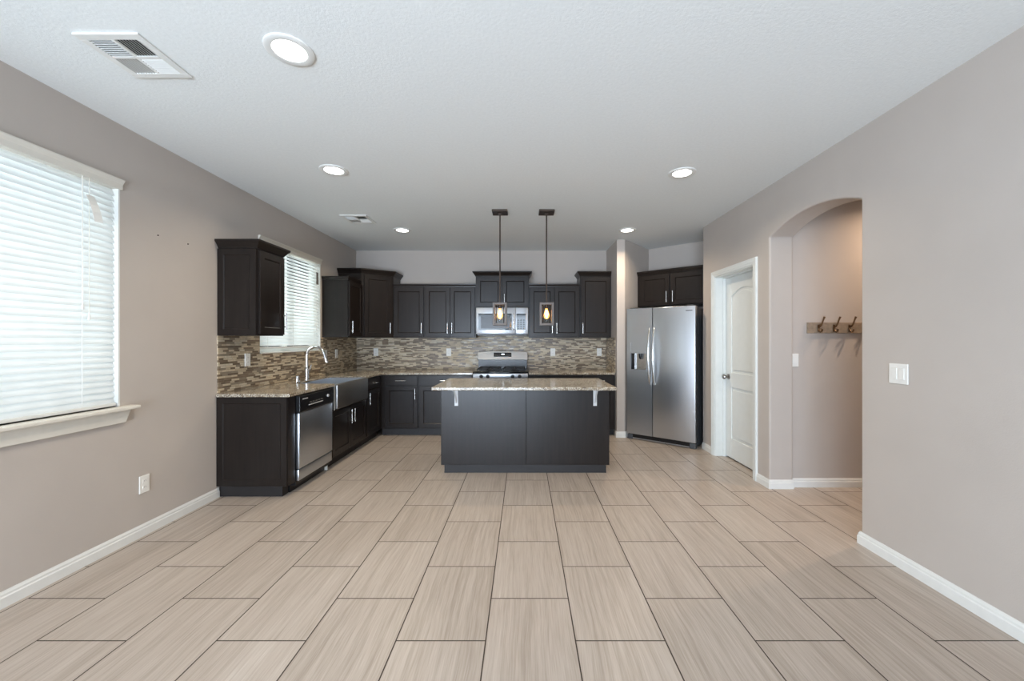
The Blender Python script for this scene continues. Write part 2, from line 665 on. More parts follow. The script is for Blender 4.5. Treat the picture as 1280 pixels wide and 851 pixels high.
# fridge niche
nb = NC + NV * 0.80
ne = NE + NV * 0.80
struct(MB().prism([(1.265, YB), (1.265, 5.45), (NC.x, NC.y), (nb.x, nb.y), (nb.x, YB)], 0, ZC).build('wall_partition', M['wall'], bevel=0.010, seg=3),
       'taupe wall stub between the tall wall cabinet and refrigerator', 'wall')
nbe = nb + ND * 1.1
struct(MB().prism([(nb.x, nb.y), (nbe.x, nbe.y), (nbe.x + NV.x * 0.15, nbe.y + NV.y * 0.15), (nb.x + NV.x * 0.05, YB + 0.05), (nb.x, YB + 0.05)], 0, ZC).build('wall_niche', M['wall']),
       'taupe back wall of the refrigerator niche', 'wall')
struct(MB().prism([(NE.x + 0.001, NE.y), (ne.x, ne.y), (ne.x + 0.15, ne.y - 0.1), (2.4, NE.y)], 0, ZC).build('wall_niche_side', M['wall']),
       'taupe side wall of the refrigerator niche by the door', 'wall')

# hallway behind the arch
HY = 3.607
struct(MB().box(XR + TW, 4.25, HY, HY + 0.15, 0, ZC).build('wall_hall', M['wall']), 'warmly lit hallway wall behind the arch carrying the hook rail', 'wall')
struct(MB().box(4.25, 4.4, 1.2, HY + 0.15, 0, ZC).build('wall_hall_end', M['wall']), 'taupe hallway end wall', 'wall')
struct(MB().box(XR + TW, 4.4, 1.05, 1.2, 0, ZC).build('wall_hall_near', M['wall']), 'taupe hallway near wall', 'wall')
struct(MB().box(2.5, 2.6, HY + 0.15, 4.95, 0, ZC).build('wall_pantry', M['wall']), 'unseen panel added behind the closed white door to block light', 'wall')  # added out of sight to stop light leaking past the door

# ------------------------------------------------------------------ baseboards
BP = [(0, 0), (0.014, 0), (0.014, 0.050), (0.010, 0.056), (0.010, 0.066), (0.005, 0.076), (0.004, 0.080), (0, 0.080)]


def base(name, path, label):
    return struct(MB().sweep(path, BP).build(name, M['white']), label, 'baseboard')


base('baseboard_left', [(XL, -2.98), (XL, 3.375)], 'white baseboard along the window wall')
base('baseboard_right', [(XR + TW, AY0), (XR, AY0), (XR, -2.98)], 'white baseboard along the switch wall')
base('baseboard_arch', [(XR, 3.748), (XR, AY1), (XR + TW, AY1)], 'white baseboard wrapping the arch pier beside the door')
base('baseboard_hall', [(XR + TW + 0.002, HY), (4.24, HY)], 'white baseboard of the hallway under the hooks')
pp = NE + NV * 0.1
base('baseboard_niche', [(pp.x, pp.y), (NE.x, NE.y), (XR, 4.648)], 'white baseboard between the refrigerator and white door')
base('baseboard_partition', [(1.265, 5.52), (1.265, 5.45), (NC.x, NC.y), (NC.x + NV.x * 0.1, NC.y + NV.y * 0.1)], 'white baseboard around the wall stub beside the refrigerator')


# ------------------------------------------------------------------ windows
def window(name, w, label, stool):
    y0, y1, z0, z1 = w
    f = MB()
    xa, xb = XL - 0.14, XL - 0.09
    for a, b in ((y0, y0 + 0.05), (y1 - 0.05, y1)):
        f.box(xa, xb, a, b, z0, z1)
    f.box(xa, xb, y0 + 0.05, y1 - 0.05, z0, z0 + 0.05).box(xa, xb, y0 + 0.05, y1 - 0.05, z1 - 0.05, z1)
    ym = (y0 + y1) / 2
    f.box(xa, xb, ym - 0.025, ym + 0.025, z0 + 0.05, z1 - 0.05)
    o = struct(f.build(name, M['white']), label, 'window')
    MB().box(XL - 0.118, XL - 0.112, y0 + 0.05, ym - 0.025, z0 + 0.05, z1 - 0.05).build('pane', M['pane'], o)
    MB().box(XL - 0.118, XL - 0.112, ym + 0.025, y1 - 0.05, z0 + 0.05, z1 - 0.05).build('pane', M['pane'], o)
    # white lining of the reveal
    r = MB()
    r.box(XL - 0.09, XL + 0.001, y1 - 0.012, y1 - 0.0005, z0 + 0.001, z1 - 0.001).box(XL - 0.09, XL + 0.001, y0 + 0.0005, y0 + 0.012, z0 + 0.001, z1 - 0.001)
    r.build('reveal', M['white'], o)
    if stool:
        MB().bbox(XL - 0.089, XL + 0.065, y0 - 0.10, y1 + 0.075, z0 - 0.022, z0, 0.006).build('window_sill', M['trim'], o)
        ap = [(y0 - 0.07, z0 - 0.0225), (y1 + 0.055, z0 - 0.0225), (y1 + 0.02, z0 - 0.105), (y0 - 0.035, z0 - 0.105)]
        MB().prism(ap, XL + 0.001, XL + 0.022, 'x').build('apron', M['trim'], o, bevel=0.004)
    else:
        MB().bbox(XL - 0.089, XL + 0.014, y0 + 0.013, y1 - 0.013, z0 + 0.0005, z0 + 0.012, 0.003).build('window_sill', M['white'], o)
    return o


window('window_1', W1, 'large window with white sill on the left wall', True)
window('window_2', W2, 'kitchen window above the sink', False)


def blind(label, w, pitch, tilt, zbot, cordy, tagz):
    y0, y1, z0, z1 = w
    t = thing('window_blind', label, 'blind', (XL - 0.03, (y0 + y1) / 2, z1), 0)
    h = (y1 - y0) / 2 - 0.016
    hr = MB()
    # valance with a small crown
    prof = [(-0.03, -0.062), (0.036, -0.062), (0.038, -0.03), (0.044, -0.02), (0.052, -0.008), (0.052, 0.0), (-0.03, 0.0)]
    hr.prism([(a, b) for a, b in prof], -h - 0.028, h + 0.028, 'y')
    hr.build('valance', M['trim'], t)
    s = MB()
    z = -0.085
    hw = 0.025
    ca, sa = math.cos(R(tilt)), math.sin(R(tilt))
    while z > -(z1 - zbot) + 0.035:
        n = 4
        prev = None
        for i in range(n + 1):
            q = -1 + 2 * i / n
            bow = 0.003 * (1 - q * q)
            px, pz = q * hw * ca + bow * sa, z - q * hw * sa + bow * ca
            cur = (s.bm.verts.new((px, -h, pz)), s.bm.verts.new((px, h, pz)), s.bm.verts.new((px, -h, pz - 0.0022)), s.bm.verts.new((px, h, pz - 0.0022)))
            if prev:
                s.bm.faces.new((prev[0], prev[1], cur[1], cur[0]))
                s.bm.faces.new((prev[2], cur[2], cur[3], prev[3]))
                s.bm.faces.new((prev[0], cur[0], cur[2], prev[2]))
                s.bm.faces.new((prev[1], prev[3], cur[3], cur[1]))
            else:
                s.bm.faces.new(cur[:2] + (cur[3], cur[2]))
            prev = cur
        s.bm.faces.new((prev[0], prev[1], prev[3], prev[2]))
        z -= pitch
    s.build('slats', M['blind'], t)
    zb = -(z1 - zbot)
    MB().bbox(-0.024, 0.024, -h, h, zb, zb + 0.02, 0.004).build('bottom_rail', M['white'], t)
    for k in (-0.78, 0.0, 0.78):
        MB().tube([(0.0265, k * h, -0.06), (0.0265, k * h, zb + 0.02)], 0.0012, 6).build('ladder_cord', M['plate'], t)
    yc = cordy - (y0 + y1) / 2
    for dy, zz in ((0, -0.86), (-0.035, -0.80)):
        c = MB().tube([(0.034, yc + dy, -0.062), (0.034, yc + dy, zz)], 0.0017, 6).build('pull_cord', M['trim'], t)
        MB().lathe([(0.002, 0.0), (0.006, -0.02), (0.007, -0.04), (0.003, -0.045)], (0.034, yc + dy, zz), 10).build('tassel', M['plate'], c)
    tg = MB()
    big = tagz > 2.17
    nseg = 8
    rows = []
    for i in range(nseg + 1):
        u = i / nseg
        px_ = 0.038 + (0.022 * math.sin(u * 2.6) if big else 0.002)
        yy = yc + (0.035 * u * u if big else 0.0)
        zz = tagz - z1 - 0.15 * u
        rows.append([tg.bm.verts.new(v) for v in ((px_, yy - 0.022, zz), (px_ + 0.004 * u, yy + 0.024, zz), (px_ + 0.0012, yy - 0.022, zz), (px_ + 0.0012 + 0.004 * u, yy + 0.024, zz))])
    for a, b in zip(rows, rows[1:]):
        for q in ((0, 1), (3, 2), (2, 0), (1, 3)):
            tg.bm.faces.new((a[q[0]], a[q[1]], b[q[1]], b[q[0]]))
    for e in (rows[0], rows[-1]):
        tg.bm.faces.new((e[0], e[1], e[3], e[2]))
    tg.build('warning_tag', M['plate' if big else 'slot'], t)
    return t


blind('wide white slatted blind in the large window with a paper tag', W1, 0.0375, 62, 0.906, 2.37, 2.18)
blind('white slatted blind in the window over the kitchen sink', W2, 0.0375, 46, 1.235, 4.97, 2.165)

# beyond the windows: yard and the neighbouring house
struct(MB().box(-30, 30, -30, 30, -0.4, -0.3).build('ground', M['sand']), 'gravel yard outside the windows', 'ground')
nh = MB()
nh.prism([(3.4, -0.3), (12.5, -0.3), (12.5, 2.7), (8.0, 5.2), (3.4, 2.7)], -10.0, -6.5, 'x')
tag(nh.build('neighbour_house', M['stucco']), 'pale gabled house glimpsed through the kitchen blind', 'house')

# ------------------------------------------------------------------ backsplash
ZT, ZU = 0.875, 1.362                          # counter top, underside of wall cabinets
bl = [(3.36, ZT), (YB - 0.009, ZT), (YB - 0.009, ZU), (W2[1] + 0.0, ZU), (W2[1], W2[2]), (W2[0], W2[2]), (W2[0], ZU), (3.36, ZU)]
struct(MB().prism(bl, XL + 0.0005, XL + 0.009, 'x').build('trim_1', M['mosaic']), 'brown and beige strip mosaic backsplash around the sink window', 'backsplash')
struct(MB().box(XL + 0.0005, 1.2645, YB - 0.009, YB - 0.0005, ZT, 1.42).build('trim_2', M['mosaic']), 'brown and beige strip mosaic backsplash behind the range', 'backsplash')
struct(MB().box(1.256, 1.2645, 5.53, YB - 0.0095, ZT, ZU).build('trim_3', M['mosaic']), 'strip mosaic tile on the side of the wall stub', 'backsplash')


# ------------------------------------------------------------------ cabinets
def handle(parent, kind, x, z, yf, L=0.15):
    m = MB()
    h = L / 2
    y = yf - 0.030
    if kind == 'v':
        m.tube([(x, y, z - h), (x, y, z + h)], 0.0062, 10)
        for s in (-1, 1):
            m.tube([(x, yf, z + s * h * 0.68), (x, y, z + s * h * 0.68)], 0.005, 8)
    else:
        m.tube([(x - h, y, z), (x + h, y, z)], 0.0062, 10)
        for s in (-1, 1):
            m.tube([(x + s * h * 0.68, yf, z), (x + s * h * 0.68, y, z)], 0.005, 8)
    return m.build('handle', M['nickel'], parent, smooth=True)


CROWN = [(0, 0), (0.006, 0), (0.010, 0.012), (0.016, 0.020), (0.030, 0.040), (0.040, 0.050), (0.044, 0.056), (0.044, 0.070), (0, 0.070)]
CROWN_S = [(0, 0), (0.006, 0), (0.008, 0.012), (0.014, 0.024), (0.020, 0.032), (0.022, 0.045), (0, 0.045)]


def cabinet(name, label, loc, rz, w, d, h, fronts, group, crown=None, crown_prof=None, toe=False, z0=0.0, endpanel=None, cut=None):
    """local frame: x to the right, y into the wall, z up; the front of the carcass is y = 0"""
    t = thing(name, label, 'cabinet', loc, rz, group)
    b = MB()
    top = cut if cut else h
    if toe:
        b.box(0, w, 0, d, 0.095, top)
        b.build('body', M['wood'], t)
        MB().box(0.0 if endpanel != 'L' else 0.02, w, 0.06, d - 0.002, 0.0, 0.0945).build('toe_kick', M['kick'], t)
    else:
        b.box(0, w, 0, d, 0, top)
        b.build('body', M['wood'], t)
    for (kind, xa, xb, za, zb, hd) in fronts:
        m = MB()
        if kind == 'door':
            m.panel(xa, xb, za, zb, -0.0005, -0.020)
        else:
            m.panel(xa, xb, za, zb, -0.0005, -0.020, 0.012, 0.0, 0.004)
        f = m.build(kind, M['wood'], t)
        if hd:
            handle(f, hd[0], hd[1], hd[2], -0.020)
    if crown:
        MB().sweep(crown, crown_prof or CROWN, h).build('crown_molding', M['wood'], t)
    if endpanel == 'L':
        e = MB(Matrix.Rotation(R(-90), 4, 'Z'))
        # panel facing local -x : after the turn, old x runs along -y of the cabinet
        e.panel(-d + 0.0, -0.004, (0.097 if toe else 0.003), top - 0.003, -0.0005, -0.014, 0.05, 0.006, 0.008)
        e.build('end_panel', M['wood'], t)
    return t


GU, GB = 'dark wall cabinets', 'dark base cabinets'
dU = 0.328                                     # wall cabinet depth
YU = YB - 0.0095 - dU + 0.0                     # their front plane on the back wall
XU = XL + dU + 0.001
hU, hT = 0.735, 0.885                          # carcass heights, short and tall


def up_single(side, w, h):
    hx = w - 0.035 if side == 'r' else 0.035
    return [('door', 0.012, w - 0.012, 0.012, h - 0.012, ('v', hx, 0.135))]


def up_double(w, h, hz=0.135):
    m = w / 2
    return [('door', 0.012, m - 0.002, 0.012, h - 0.012, ('v', m - 0.032, hz)), ('door', m + 0.002, w - 0.012, 0.012, h - 0.012, ('v', m + 0.032, hz))]


# wall cabinets on the back wall
XA, XB_, XM, XC, XD, XE = -1.895, -1.445, -0.699, 0.072, 0.812, 1.258
w = XB_ - XA - 0.001
cabinet('wall_cabinet', 'dark single-door wall cabinet beside the angled corner cabinet', (XA, YU, ZU), 0, w, dU, hU, up_single('r', w, hU), GU, [(0, 0), (w, 0)], CROWN_S)
w = XM - XB_ - 0.001
cabinet('wall_cabinet', 'dark double-door wall cabinet at the left of the microwave', (XB_, YU, ZU), 0, w, dU, hU, up_double(w, hU), GU, [(0, 0), (w, 0)], CROWN_S)
w = XC - XM - 0.001
hM = 2.247 - 1.80
cabinet('wall_cabinet', 'short dark double-door wall cabinet directly above the microwave', (XM, YU - 0.02, 1.80), 0, w, dU + 0.02, hM, up_double(w, hM, 0.115), GU,
        [(0, 0.30), (0, 0), (w, 0), (w, 0.30)], CROWN)
w = XD - XC - 0.001
cabinet('wall_cabinet', 'dark double-door wall cabinet at the right of the microwave', (XC, YU, ZU), 0, w, dU, hU, up_double(w, hU), GU, [(0, 0), (w, 0)], CROWN_S)
w = XE - XD - 0.001
cabinet('wall_cabinet', 'taller dark single-door wall cabinet against the wall stub near the refrigerator', (XD, YU - 0.02, ZU), 0, w, dU + 0.02, hT, up_single('l', w, hT), GU,
        [(0, 0.30), (0, 0), (w, 0)], CROWN)

# wall cabinets on the window wall (front faces +x)
w = 3.74 - 3.375
cabinet('wall_cabinet', 'dark wall cabinet with crown beside the sink window, nearest the big window', (XU, 3.375, ZU), R(90), w, dU, hU, up_single('r', w, hU), GU,
        [(0, dU - 0.002), (0, 0), (w, 0), (w, dU - 0.002)], CROWN, endpanel='L')
w = 5.535 - 5.11
cabinet('wall_cabinet', 'narrow dark wall cabinet between the sink window and the corner cabinet', (XU, 5.11, ZU), R(90), w, dU, hU, up_single('l', w, hU), GU,
        [(0, dU - 0.002), (0, 0), (w - 0.05, 0)], CROWN_S)

# diagonal corner cabinet
t = thing('corner_wall_cabinet', 'tall dark wall cabinet set diagonally across the corner', 'cabinet', (XL, YB, ZU), 0, GU)
cl = 0.612
poly = [(0.0095, -0.0095), (0.0095, -cl), (dU, -cl), (cl + 0.07, -dU - 0.0095), (cl + 0.07, -0.0095)]
MB().prism(poly, 0, hT).build('body', M['wood'], t)
a_ = Vector(poly[2])
b_ = Vector(poly[3])
dv = (b_ - a_)
ang = math.atan2(dv.y, dv.x)
Ld = dv.length
xf = Matrix.Translation((a_.x, a_.y, 0)) @ Matrix.Rotation(ang, 4, 'Z')
f = MB(xf).panel(0.035, Ld - 0.035, 0.012, hT - 0.012, -0.0005, -0.020).build('door', M['wood'], t)
hm = MB(xf)
hm.tube([(Ld - 0.062, -0.05, 0.06), (Ld - 0.062, -0.05, 0.21)], 0.0062, 10)
for zz in (0.085, 0.185):
    hm.tube([(Ld - 0.062, -0.02, zz), (Ld - 0.062, -0.05, zz)], 0.005, 8)
hm.build('handle', M['nickel'], f, smooth=True)
MB().sweep([poly[1], poly[2], poly[3], poly[4]], CROWN, hT).build('crown_molding', M['wood'], t)

# cabinet above the refrigerator
P = NC + NV * 0.40 + ND * 0.004
w = 0.965
cabinet('wall_cabinet', 'dark double-door cabinet mounted in the niche above the refrigerator', (P.x, P.y, 1.797), R(-40), w, 0.385, 0.44,
        [('door', 0.045, 0.46, 0.012, 0.43, ('v', 0.43, 0.12)), ('door', 0.485, w - 0.035, 0.012, 0.43, ('v', 0.515, 0.12))], GU, [(0, 0), (w, 0)],
        [(0, 0), (0.006, 0), (0.012, 0.02), (0.026, 0.04), (0.030, 0.06), (0, 0.06)])

# base cabinets ------------------------------------------------------
ZB = 0.846                                     # top of carcasses
XF, YBF = -1.985, 5.54                         # front planes
dB = YB - 0.0095 - YBF


def base_fronts(w, side, doors=1, xa=0.0):
    top = ZB - 0.012
    fr = [('drawer', xa + 0.012, w - 0.012, 0.70, top, ('h', (xa + w) / 2, 0.767))]
    if doors == 1:
        hx = w - 0.04 if side == 'r' else xa + 0.04
        fr.append(('door', xa + 0.012, w - 0.012, 0.115, 0.685, ('v', hx, 0.585)))
    else:
        m = (xa + w) / 2
        fr.append(('door', xa + 0.012, m - 0.002, 0.115, 0.685, ('v', m - 0.035, 0.585)))
        fr.append(('door', m + 0.002, w - 0.012, 0.115, 0.685, ('v', m + 0.035, 0.585)))
    return fr


# window-wall run: end filler with panel, dishwasher, sink base, drawer base
dL = -XL - 0.001 + XF
cabinet('base_cabinet', 'dark end panel cabinet closing the counter run beside the dishwasher', (XF, 3.365, 0), R(90), 0.105, dL, ZB, [], GB, toe=True, endpanel='L')
cabinet('sink_base_cabinet', 'dark double-door base cabinet under the farmhouse sink', (XF, 4.095, 0), R(90), 0.90, dL, ZB,
        [('door', 0.014, 0.448, 0.115, 0.585, ('v', 0.41, 0.47)), ('door', 0.452, 0.886, 0.115, 0.585, ('v', 0.49, 0.47))], GB, toe=True, cut=0.602)
cabinet('base_cabinet', 'dark one-drawer base cabinet between the sink and the corner', (XF, 4.997, 0), R(90), 0.541, dL, ZB, base_fronts(0.47, 'l'), GB, toe=True)
# back run
x0 = XF - 0.0
cabinet('base_cabinet', 'dark one-drawer base cabinet at the inner corner facing the room', (XF + 0.001, YBF, 0), 0, -1.457 - XF - 0.002, dB, ZB, base_fronts(-1.457 - XF - 0.002, 'r', 1, 0.055), GB, toe=True)
cabinet('base_cabinet', 'dark wide base cabinet at the left of the range, partly behind the island', (-1.457, YBF, 0), 0, 0.752, dB, ZB, base_fronts(0.752, 'r', 2), GB, toe=True)
cabinet('base_cabinet', 'dark wide base cabinet at the right of the range behind the island', (0.066, YBF, 0), 0, 0.744, dB, ZB, base_fronts(0.744, 'r', 2), GB, toe=True)
cabinet('base_cabinet', 'dark base cabinet against the wall stub near the refrigerator', (0.811, YBF, 0), 0, 0.443, dB, ZB, base_fronts(0.443, 'l'), GB, toe=True)

# countertops ---------------------------------------------------------
xe, ye = -1.957, 5.512
sy0, sy1, sx = 4.138, 4.952, -2.40
cpoly = [(XL + 0.0095, 3.335), (xe, 3.335), (xe, sy0), (sx, sy0), (sx, sy1), (xe, sy1), (xe, ye), (-0.706, ye), (-0.706, YB - 0.0095), (XL + 0.0095, YB - 0.0095)]
o = MB().prism(cpoly, ZB + 0.0005, ZT).build('countertop', M['granite'], bevel=0.004)
tag(o, 'L-shaped speckled granite countertop around the sink corner', 'countertop')
o = MB().prism([(0.066, ye), (1.255, ye), (1.255, YB - 0.0095), (0.066, YB - 0.0095)], ZB + 0.0005, ZT).build('countertop', M['granite'], bevel=0.004)
tag(o, 'short speckled granite countertop between the range and the wall stub', 'countertop')

# ------------------------------------------------------------------ dishwasher
t = thing('dishwasher', 'stainless dishwasher with black control strip under the counter', 'dishwasher', (XF, 3.474, 0), R(90))
dw = 0.615
MB().box(0.004, dw - 0.004, 0.0, 0.57, 0.06, 0.84).build('tub', M['black'], t)
dp = MB().bbox(0.006, dw - 0.006, -0.030, -0.0005, 0.20, 0.685, 0.006).build('door', M['steel'], t, smooth=True)
MB().bbox(0.006, dw - 0.006, -0.026, -0.0005, 0.098, 0.193, 0.005).build('lower_panel', M['steel'], t, smooth=True)
cp = MB().prism([(-0.0005, 0.69), (-0.030, 0.69), (-0.036, 0.70), (-0.034, 0.83), (-0.020, 0.838), (-0.0005, 0.838)], 0.006, dw - 0.006, 'x').build('control_panel', M['black'], t, bevel=0.003)
MB().box(0.15, 0.40, -0.0385, -0.034, 0.735, 0.742).build('button_strip', M['mark'], cp)
MB().box(0.05, 0.13, -0.0375, -0.034, 0.800, 0.808).build('badge', M['mark'], cp)
for i in range(5):
    MB().box(0.17 + i * 0.05, 0.195 + i * 0.05, -0.0383, -0.034, 0.757, 0.763).build('button', M['slot'], cp)
MB().lathe([(0.0, -0.045), (0.014, -0.045), (0.016, -0.034)], (0.50, 0, 0.775), 20, 'y').build('knob', M['mark'], cp, smooth=True)
MB().box(0.004, dw - 0.004, 0.05, 0.07, 0.0, 0.095).build('toe_kick', M['black'], t)
MB().box(dw - 0.012, dw - 0.003, 0.02, 0.049, 0.0, 0.095).build('leg', M['trim'], t)['label'] = 'pale levelling leg'

# ------------------------------------------------------------------ sink, faucet, air gap
t = thing('farmhouse_sink', 'dark stainless apron-front sink set in the window counter', 'sink', (0, 0, 0))
ax0, ax1, ay0, ay1, az0, az1 = sx + 0.002, -1.928, sy0 + 0.003, sy1 - 0.003, 0.606, 0.862
s = MB()
s.bbox(XF + 0.0215, ax1, ay0, ay1, az0, az1, 0.010, 3)
s.build('apron', M['sinksteel'], t, smooth=True)
s = MB()
th = 0.012
s.box(ax0, ax0 + th, ay0, ay1, az0 + 0.001, az1).box(ax0 + th, XF + 0.021, ay0, ay0 + th, az0 + 0.001, az1).box(ax0 + th, XF + 0.021, ay1 - th, ay1, az0 + 0.001, az1)
s.box(ax0 + th, XF + 0.021, ay0 + th, ay1 - th, az0 + 0.001, az0 + 0.03).box(XF + 0.009, XF + 0.021, ay0 + th, ay1 - th, az0 + 0.03, az1)
s.build('basin', M['steel'], t)
MB().lathe([(0, 0.006), (0.03, 0.006), (0.045, 0.002), (0.045, 0)], (-2.2, 4.54, az0 + 0.03), 24).build('drain', M['chrome'], t, smooth=True)
tag(MB().box(XF + 0.0215, -1.9585, sy0 - 0.004, sy0 + 0.0025, az0 - 0.01, ZB).build('sealant_strip', M['litcaulk']), 'pale vertical sealant strip, sunlit highlight painted in, between the sink apron and dishwasher', 'sealant')  # pale sealant edge, its sunlit highlight put into the colour

t = thing('faucet', 'tall chrome gooseneck pull-down faucet behind the sink', 'faucet', (-2.465, 4.54, ZT), 0)
MB().lathe([(0.031, 0.0), (0.031, 0.006), (0.024, 0.012), (0.022, 0.06), (0.025, 0.10), (0.023, 0.135), (0.015, 0.15)], (0, 0, 0), 24).build('base', M['chrome'], t, smooth=True)
n = 18
arc = [(0, 0, 0.145), (0, 0, 0.24)]
rr = 0.098
for i in range(n + 1):
    a = PI - PI * 0.93 * i / n
    arc.append((rr + rr * math.cos(a), 0, 0.272 + rr * math.sin(a)))
MB().tube(arc, 0.0145, 16).build('spout', M['chrome'], t, smooth=True)
e = Vector(arc[-1])
dvec = (e - Vector(arc[-2])).normalized()
MB().tube([e, e + dvec * 0.02, e + dvec * 0.05, e + dvec * 0.105, e + dvec * 0.112], [0.0155, 0.017, 0.0185, 0.023, 0.020], 16).build('spray_head', M['chrome'], t, smooth=True)
MB().tube([(0.0, 0.018, 0.085), (0.0, 0.045, 0.09), (0.0, 0.058, 0.10), (0.01, 0.075, 0.165)], [0.013, 0.012, 0.008, 0.006], 12).build('lever', M['chrome'], t, smooth=True)

t = thing('air_gap', 'short chrome air gap cap on the counter beside the faucet', 'air gap', (-2.42, 4.27, ZT))
MB().lathe([(0.027, 0.0), (0.027, 0.004), (0.021, 0.008), (0.021, 0.062), (0.018, 0.068), (0, 0.069)], (0, 0, 0), 24).build('cap', M['chrome'], t, smooth=True)
MB().box(0.018, 0.0222, -0.004, 0.004, 0.02, 0.045).build('slot', M['black'], t)

# ------------------------------------------------------------------ range
t = thing('gas_range', 'stainless freestanding gas range behind the island', 'range', (-0.70, 5.47, 0), 0)
rw = 0.757
MB().box(0.003, rw - 0.003, 0.03, 0.65, 0.04, 0.872).build('body', M['black'], t)
o = MB().bbox(0.01, rw - 0.01, 0.0, 0.03, 0.23, 0.775, 0.006).build('oven_door', M['steel'], t, smooth=True)
MB().bbox(0.12, rw - 0.12, -0.004, 0.0, 0.34, 0.62, 0.003).build('oven_window', M['blackglass'], o)
MB().tube([(0.06, 0.0, 0.72), (0.06, -0.045, 0.72), (rw - 0.06, -0.045, 0.72), (rw - 0.06, 0.0, 0.72)], 0.011, 12).build('handle', M['nickel'], o, smooth=True)
MB().bbox(0.01, rw - 0.01, 0.0, 0.03, 0.05, 0.222, 0.005).build('drawer', M['steel'], t, smooth=True)
fp = MB().bbox(0.003, rw - 0.003, -0.012, 0.03, 0.785, 0.868, 0.006).build('control_panel', M['steel'], t, smooth=True)
for kx in (0.115, 0.205, 0.545, 0.640):
    k = MB().lathe([(0.0, -0.046), (0.018, -0.046), (0.021, -0.040), (0.022, -0.018), (0.026, -0.0125)], (kx, 0, 0.828), 20, 'y').build('knob', M['black'], fp, smooth=True)
ct = MB().bbox(0.0, rw, -0.008, 0.60, 0.8725, 0.895, 0.006).build('cooktop', M['blackglass'], t, smooth=True)
for gx in (0.05, 0.41):
    g = MB()
    for yy in (0.06, 0.30, 0.54):
        g.box(gx, gx + 0.30, yy - 0.005, yy + 0.005, 0.918, 0.930)
    for xx in (gx, gx + 0.145, gx + 0.29):
        g.box(xx, xx + 0.010, 0.055, 0.545, 0.9185, 0.9295)
    for xx in (gx, gx + 0.29):
        for yy in (0.06, 0.54):
            g.box(xx, xx + 0.010, yy - 0.005, yy + 0.005, 0.8955, 0.919)
    g.build('burner_grate', M['iron'], t)
for bx, by in ((0.20, 0.18), (0.20, 0.42), (0.56, 0.18), (0.56, 0.42)):
    MB().lathe([(0.05, 0.0), (0.05, 0.006), (0.036, 0.008), (0.036, 0.016), (0, 0.017)], (bx, by, 0.8952), 24).build('burner', M['iron'], t, smooth=True)
MB().box(0.012, rw - 0.012, 0.565, 0.66, 0.8955, 1.03).build('backguard_riser', M['black'], t)
bgp = [(0.0, 1.03)] + [(rw * i / 16, 1.15 + 0.018 * (1 - (2 * i / 16 - 1) ** 4)) for i in range(17)] + [(rw, 1.03)]
LEAN = Matrix.Translation((0, 0.545, 1.03)) @ Matrix.Rotation(R(-14), 4, 'X') @ Matrix.Translation((0, -0.545, -1.03))
bg = MB(LEAN).prism(bgp, 0.545, 0.60, 'y').build('backguard', M['warmsteel'], t, bevel=0.006)
dsp = MB(LEAN).box(0.245, 0.51, 0.538, 0.5445, 1.075, 1.138).build('display', M['blackglass'], bg)
MB(LEAN).box(0.36, 0.405, 0.5365, 0.5378, 1.105, 1.122).build('clock_digits', M['clock'], dsp)
for x_ in (0.262, 0.420):
    bt = MB(LEAN)
    for i in range(4):
        for j in range(2):
            bt.box(x_ + i * 0.022, x_ + 0.014 + i * 0.022, 0.5367, 0.5379, 1.088 + j * 0.024, 1.096 + j * 0.024)
    bt.build('keypad', M['slot'], dsp)

# ------------------------------------------------------------------ microwave
t = thing('microwave', 'stainless over-the-range microwave with black door window', 'microwave', (-0.69, 5.745, 1.407), 0)
mw, mh = 0.752, 0.388
MB().box(0, mw, 0.022, 0.39, 0, mh).build('body', M['greyside'], t)
d_ = MB().bbox(0.002, 0.565, 0.0, 0.0215, 0.01, mh - 0.003, 0.004).build('door', M['steel'], t, smooth=True)
gl = MB().bbox(0.035, 0.515, -0.003, -0.0003, 0.062, mh - 0.088, 0.001).build('window', M['blackglass'], d_)
MB().box(0.07, 0.49, -0.0042, -0.0032, 0.085, mh - 0.125).build('screen', M['screen'], gl)
MB().tube([(0.543, 0.0, 0.07), (0.543, -0.035, 0.085), (0.543, -0.038, 0.19), (0.543, -0.035, 0.29), (0.543, 0.0, 0.305)], 0.009, 12).build('handle', M['nickel'], d_, smooth=True)
pn = MB().bbox(0.569, mw - 0.002, 0.0, 0.0215, 0.01, mh - 0.003, 0.004).build('control_panel', M['steel'], t, smooth=True)
kp = MB().bbox(0.580, mw - 0.035, -0.003, -0.0003, 0.062, mh - 0.088, 0.001).build('keypad', M['blackglass'], pn)
bt = MB()
for i in range(3):
    for j in range(5):
        bt.box(0.596 + i * 0.04, 0.618 + i * 0.04, -0.0036, -0.0031, 0.078 + j * 0.03, 0.092 + j * 0.03)
bt.build('buttons', M['screen'], kp)
MB().box(0.02, mw - 0.02, 0.03, 0.36, -0.012, -0.0005).build('vent_base', M['black'], t)

